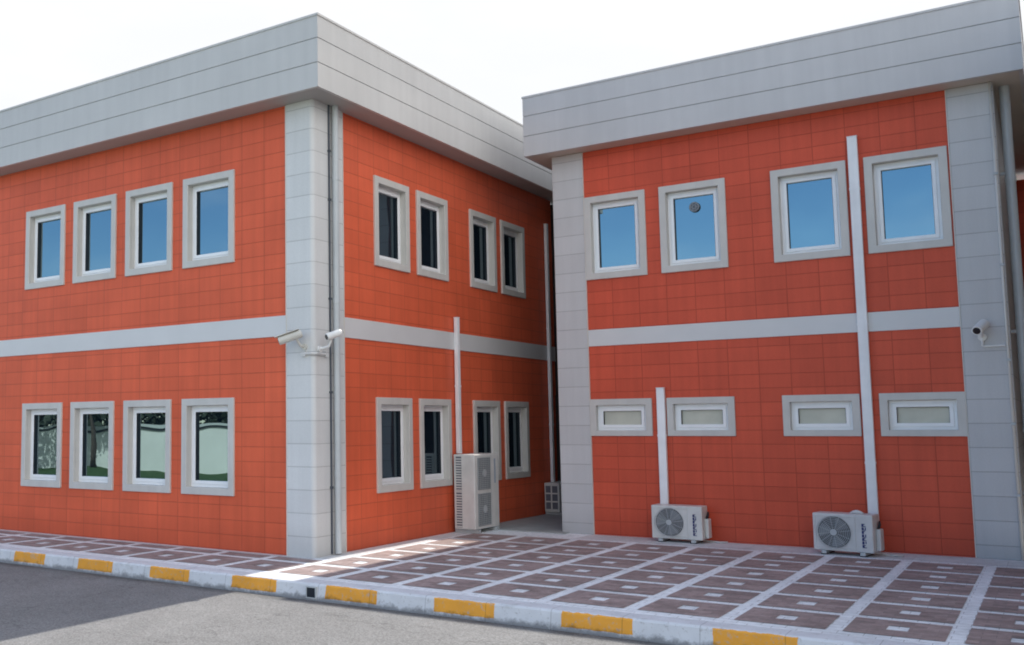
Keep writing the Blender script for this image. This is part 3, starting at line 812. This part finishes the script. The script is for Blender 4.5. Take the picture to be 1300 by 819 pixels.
# ------------------------------------------------------------------ light, sky
sun_dir = Vector((.028, .848, 1.0)).normalized()
sd = bpy.data.lights.new('sun', 'SUN'); sd.energy = 5.0; sd.angle = R(.53); sd.color = (1.0, .95, .87)
so = bpy.data.objects.new('sun', sd); COL.objects.link(so); so.location = (0, 20, 40)
so.rotation_euler = (-sun_dir).to_track_quat('-Z', 'Y').to_euler()
wd = bpy.data.worlds.new('World'); scene.world = wd; wd.use_nodes = True
nt = wd.node_tree; N, L = nt.nodes, nt.links
bg = N['Background']; bg.inputs['Strength'].default_value = .15
sky = N.new('ShaderNodeTexSky'); sky.sky_type = 'NISHITA'; sky.sun_disc = False
sky.sun_elevation = math.asin(sun_dir.z); sky.sun_rotation = math.atan2(sun_dir.x, sun_dir.y)
sky.air_density = 1.0; sky.dust_density = .2; sky.ozone_density = 4.0
tc = N.new('ShaderNodeTexCoord'); sx = N.new('ShaderNodeSeparateXYZ'); L.new(tc.outputs['Generated'], sx.inputs[0])
# bright haze on the sun's side of the sky
hz = N.new('ShaderNodeMapRange'); hz.interpolation_type = 'SMOOTHSTEP'
hz.inputs['From Min'].default_value = -.05; hz.inputs['From Max'].default_value = .42; L.new(sx.outputs['Y'], hz.inputs['Value'])
# fill haze added to the unseen right-hand sky; the low northern sky on the left stays clear blue
nz = N.new('ShaderNodeTexNoise'); nz.inputs['Scale'].default_value = 2.2; nz.inputs['Detail'].default_value = 6; L.new(tc.outputs['Generated'], nz.inputs['Vector'])
hz2 = N.new('ShaderNodeMapRange'); hz2.interpolation_type = 'SMOOTHSTEP'
hz2.inputs['From Min'].default_value = .0; hz2.inputs['From Max'].default_value = .40
ad = N.new('ShaderNodeMath'); ad.operation = 'MULTIPLY_ADD'; L.new(nz.outputs['Fac'], ad.inputs[0]); ad.inputs[1].default_value = .2; L.new(sx.outputs['X'], ad.inputs[2])
sb = N.new('ShaderNodeMath'); sb.operation = 'SUBTRACT'; L.new(ad.outputs[0], sb.inputs[0]); sb.inputs[1].default_value = .10
L.new(sb.outputs[0], hz2.inputs['Value'])
hz3 = N.new('ShaderNodeMapRange'); hz3.interpolation_type = 'SMOOTHSTEP'
hz3.inputs['From Min'].default_value = .34; hz3.inputs['From Max'].default_value = .60; hz3.inputs['To Max'].default_value = .10
L.new(sx.outputs['Z'], hz3.inputs['Value'])
wm = N.new('ShaderNodeMapping'); wm.inputs['Scale'].default_value = (3, 3, 9); L.new(tc.outputs['Generated'], wm.inputs[0])
wn = N.new('ShaderNodeTexNoise'); wn.inputs['Scale'].default_value = 1.4; wn.inputs['Detail'].default_value = 7; L.new(wm.outputs[0], wn.inputs['Vector'])
ws = N.new('ShaderNodeMapRange'); ws.interpolation_type = 'SMOOTHSTEP'; ws.inputs['From Min'].default_value = .45; ws.inputs['From Max'].default_value = .75; ws.inputs['To Max'].default_value = .14
L.new(wn.outputs['Fac'], ws.inputs['Value'])
mh = N.new('ShaderNodeMath'); mh.operation = 'MAXIMUM'; L.new(hz3.outputs[0], mh.inputs[0]); L.new(ws.outputs[0], mh.inputs[1])
mx1 = N.new('ShaderNodeMath'); mx1.operation = 'MAXIMUM'; L.new(hz.outputs[0], mx1.inputs[0]); L.new(hz2.outputs[0], mx1.inputs[1])
mxf = N.new('ShaderNodeMath'); mxf.operation = 'MAXIMUM'; zl = N.new('ShaderNodeMapRange'); zl.interpolation_type = 'SMOOTHSTEP'        # the zenith itself is clear
zl.inputs['From Min'].default_value = .50; zl.inputs['From Max'].default_value = .78; zl.inputs['To Min'].default_value = 1; zl.inputs['To Max'].default_value = .55
L.new(sx.outputs['Z'], zl.inputs['Value'])
mz = N.new('ShaderNodeMath'); mz.operation = 'MULTIPLY'; L.new(mx1.outputs[0], mz.inputs[0]); L.new(zl.outputs[0], mz.inputs[1])
L.new(mz.outputs[0], mxf.inputs[0]); L.new(mh.outputs[0], mxf.inputs[1])
hs = N.new('ShaderNodeHueSaturation'); hs.inputs['Saturation'].default_value = 1.13; hs.inputs['Value'].default_value = 1.5; L.new(sky.outputs[0], hs.inputs['Color'])
mx = N.new('ShaderNodeMix'); mx.data_type = 'RGBA'; L.new(mxf.outputs[0], mx.inputs[0]); L.new(hs.outputs[0], mx.inputs[6])
# the part of the haze low behind the roofs is a little dimmer, with soft cloud tones
ly = N.new('ShaderNodeMapRange'); ly.interpolation_type = 'SMOOTHSTEP'; ly.inputs['From Min'].default_value = .20; ly.inputs['From Max'].default_value = .50; L.new(sx.outputs['Y'], ly.inputs['Value'])
lz = N.new('ShaderNodeMapRange'); lz.interpolation_type = 'SMOOTHSTEP'; lz.inputs['From Min'].default_value = .44; lz.inputs['From Max'].default_value = .62; lz.inputs['To Min'].default_value = 1; lz.inputs['To Max'].default_value = 0; L.new(sx.outputs['Z'], lz.inputs['Value'])
lm = N.new('ShaderNodeMath'); lm.operation = 'MULTIPLY'; L.new(ly.outputs[0], lm.inputs[0]); L.new(lz.outputs[0], lm.inputs[1])
ct = N.new('ShaderNodeMix'); ct.data_type = 'RGBA'
cr = N.new('ShaderNodeMapRange'); cr.interpolation_type = 'SMOOTHSTEP'; cr.inputs['From Min'].default_value = .38; cr.inputs['From Max'].default_value = .62; L.new(wn.outputs['Fac'], cr.inputs['Value'])
L.new(cr.outputs[0], ct.inputs[0]); ct.inputs[6].default_value = (6.5, 6.62, 6.82, 1); ct.inputs[7].default_value = (6.75, 6.8, 6.9, 1)
wc = N.new('ShaderNodeMix'); wc.data_type = 'RGBA'; L.new(lm.outputs[0], wc.inputs[0]); wc.inputs[6].default_value = (13.0, 13.0, 13.1, 1); L.new(ct.outputs[2], wc.inputs[7])
L.new(wc.outputs[2], mx.inputs[7])
L.new(mx.outputs[2], bg.inputs['Color'])

# ------------------------------------------------------------------ camera (shifted lens: the photograph is a crop)
cam = bpy.data.cameras.new('camera'); co = bpy.data.objects.new('camera', cam); COL.objects.link(co); scene.camera = co
yaw, pit, rol, f, cx, cy = -0.63231, 0.09285, -0.00732, 1268.60, 411.25, 420.15
fw = Vector((math.sin(yaw), math.cos(yaw), 0)); rt = Vector((math.cos(yaw), -math.sin(yaw), 0)); up = Vector((0, 0, 1))
f2 = fw * math.cos(pit) + up * math.sin(pit); u2 = up * math.cos(pit) - fw * math.sin(pit)
r3 = rt * math.cos(rol) + u2 * math.sin(rol); u3 = u2 * math.cos(rol) - rt * math.sin(rol)
mtx = Matrix((r3, u3, -f2)).transposed().to_4x4(); mtx.translation = (8.1252, -10.8469, 1.7799)
co.matrix_world = mtx
cam.sensor_fit = 'HORIZONTAL'; cam.sensor_width = 36; cam.lens = f / 1300 * 36
cam.shift_x = (650 - cx) / 1300; cam.shift_y = (cy - 409.5) / 1300
cam.clip_start = .1; cam.clip_end = 4000

scene.view_settings.view_transform = 'Standard'; scene.view_settings.look = 'None'
scene.view_settings.exposure = 0; scene.view_settings.gamma = 1
scene.render.engine = 'CYCLES'
try: scene.cycles.use_denoising = True
except Exception: pass
scene.cycles.filter_width = 1.9
scene.cycles.max_bounces = 8; scene.cycles.diffuse_bounces = 4; scene.cycles.glossy_bounces = 5
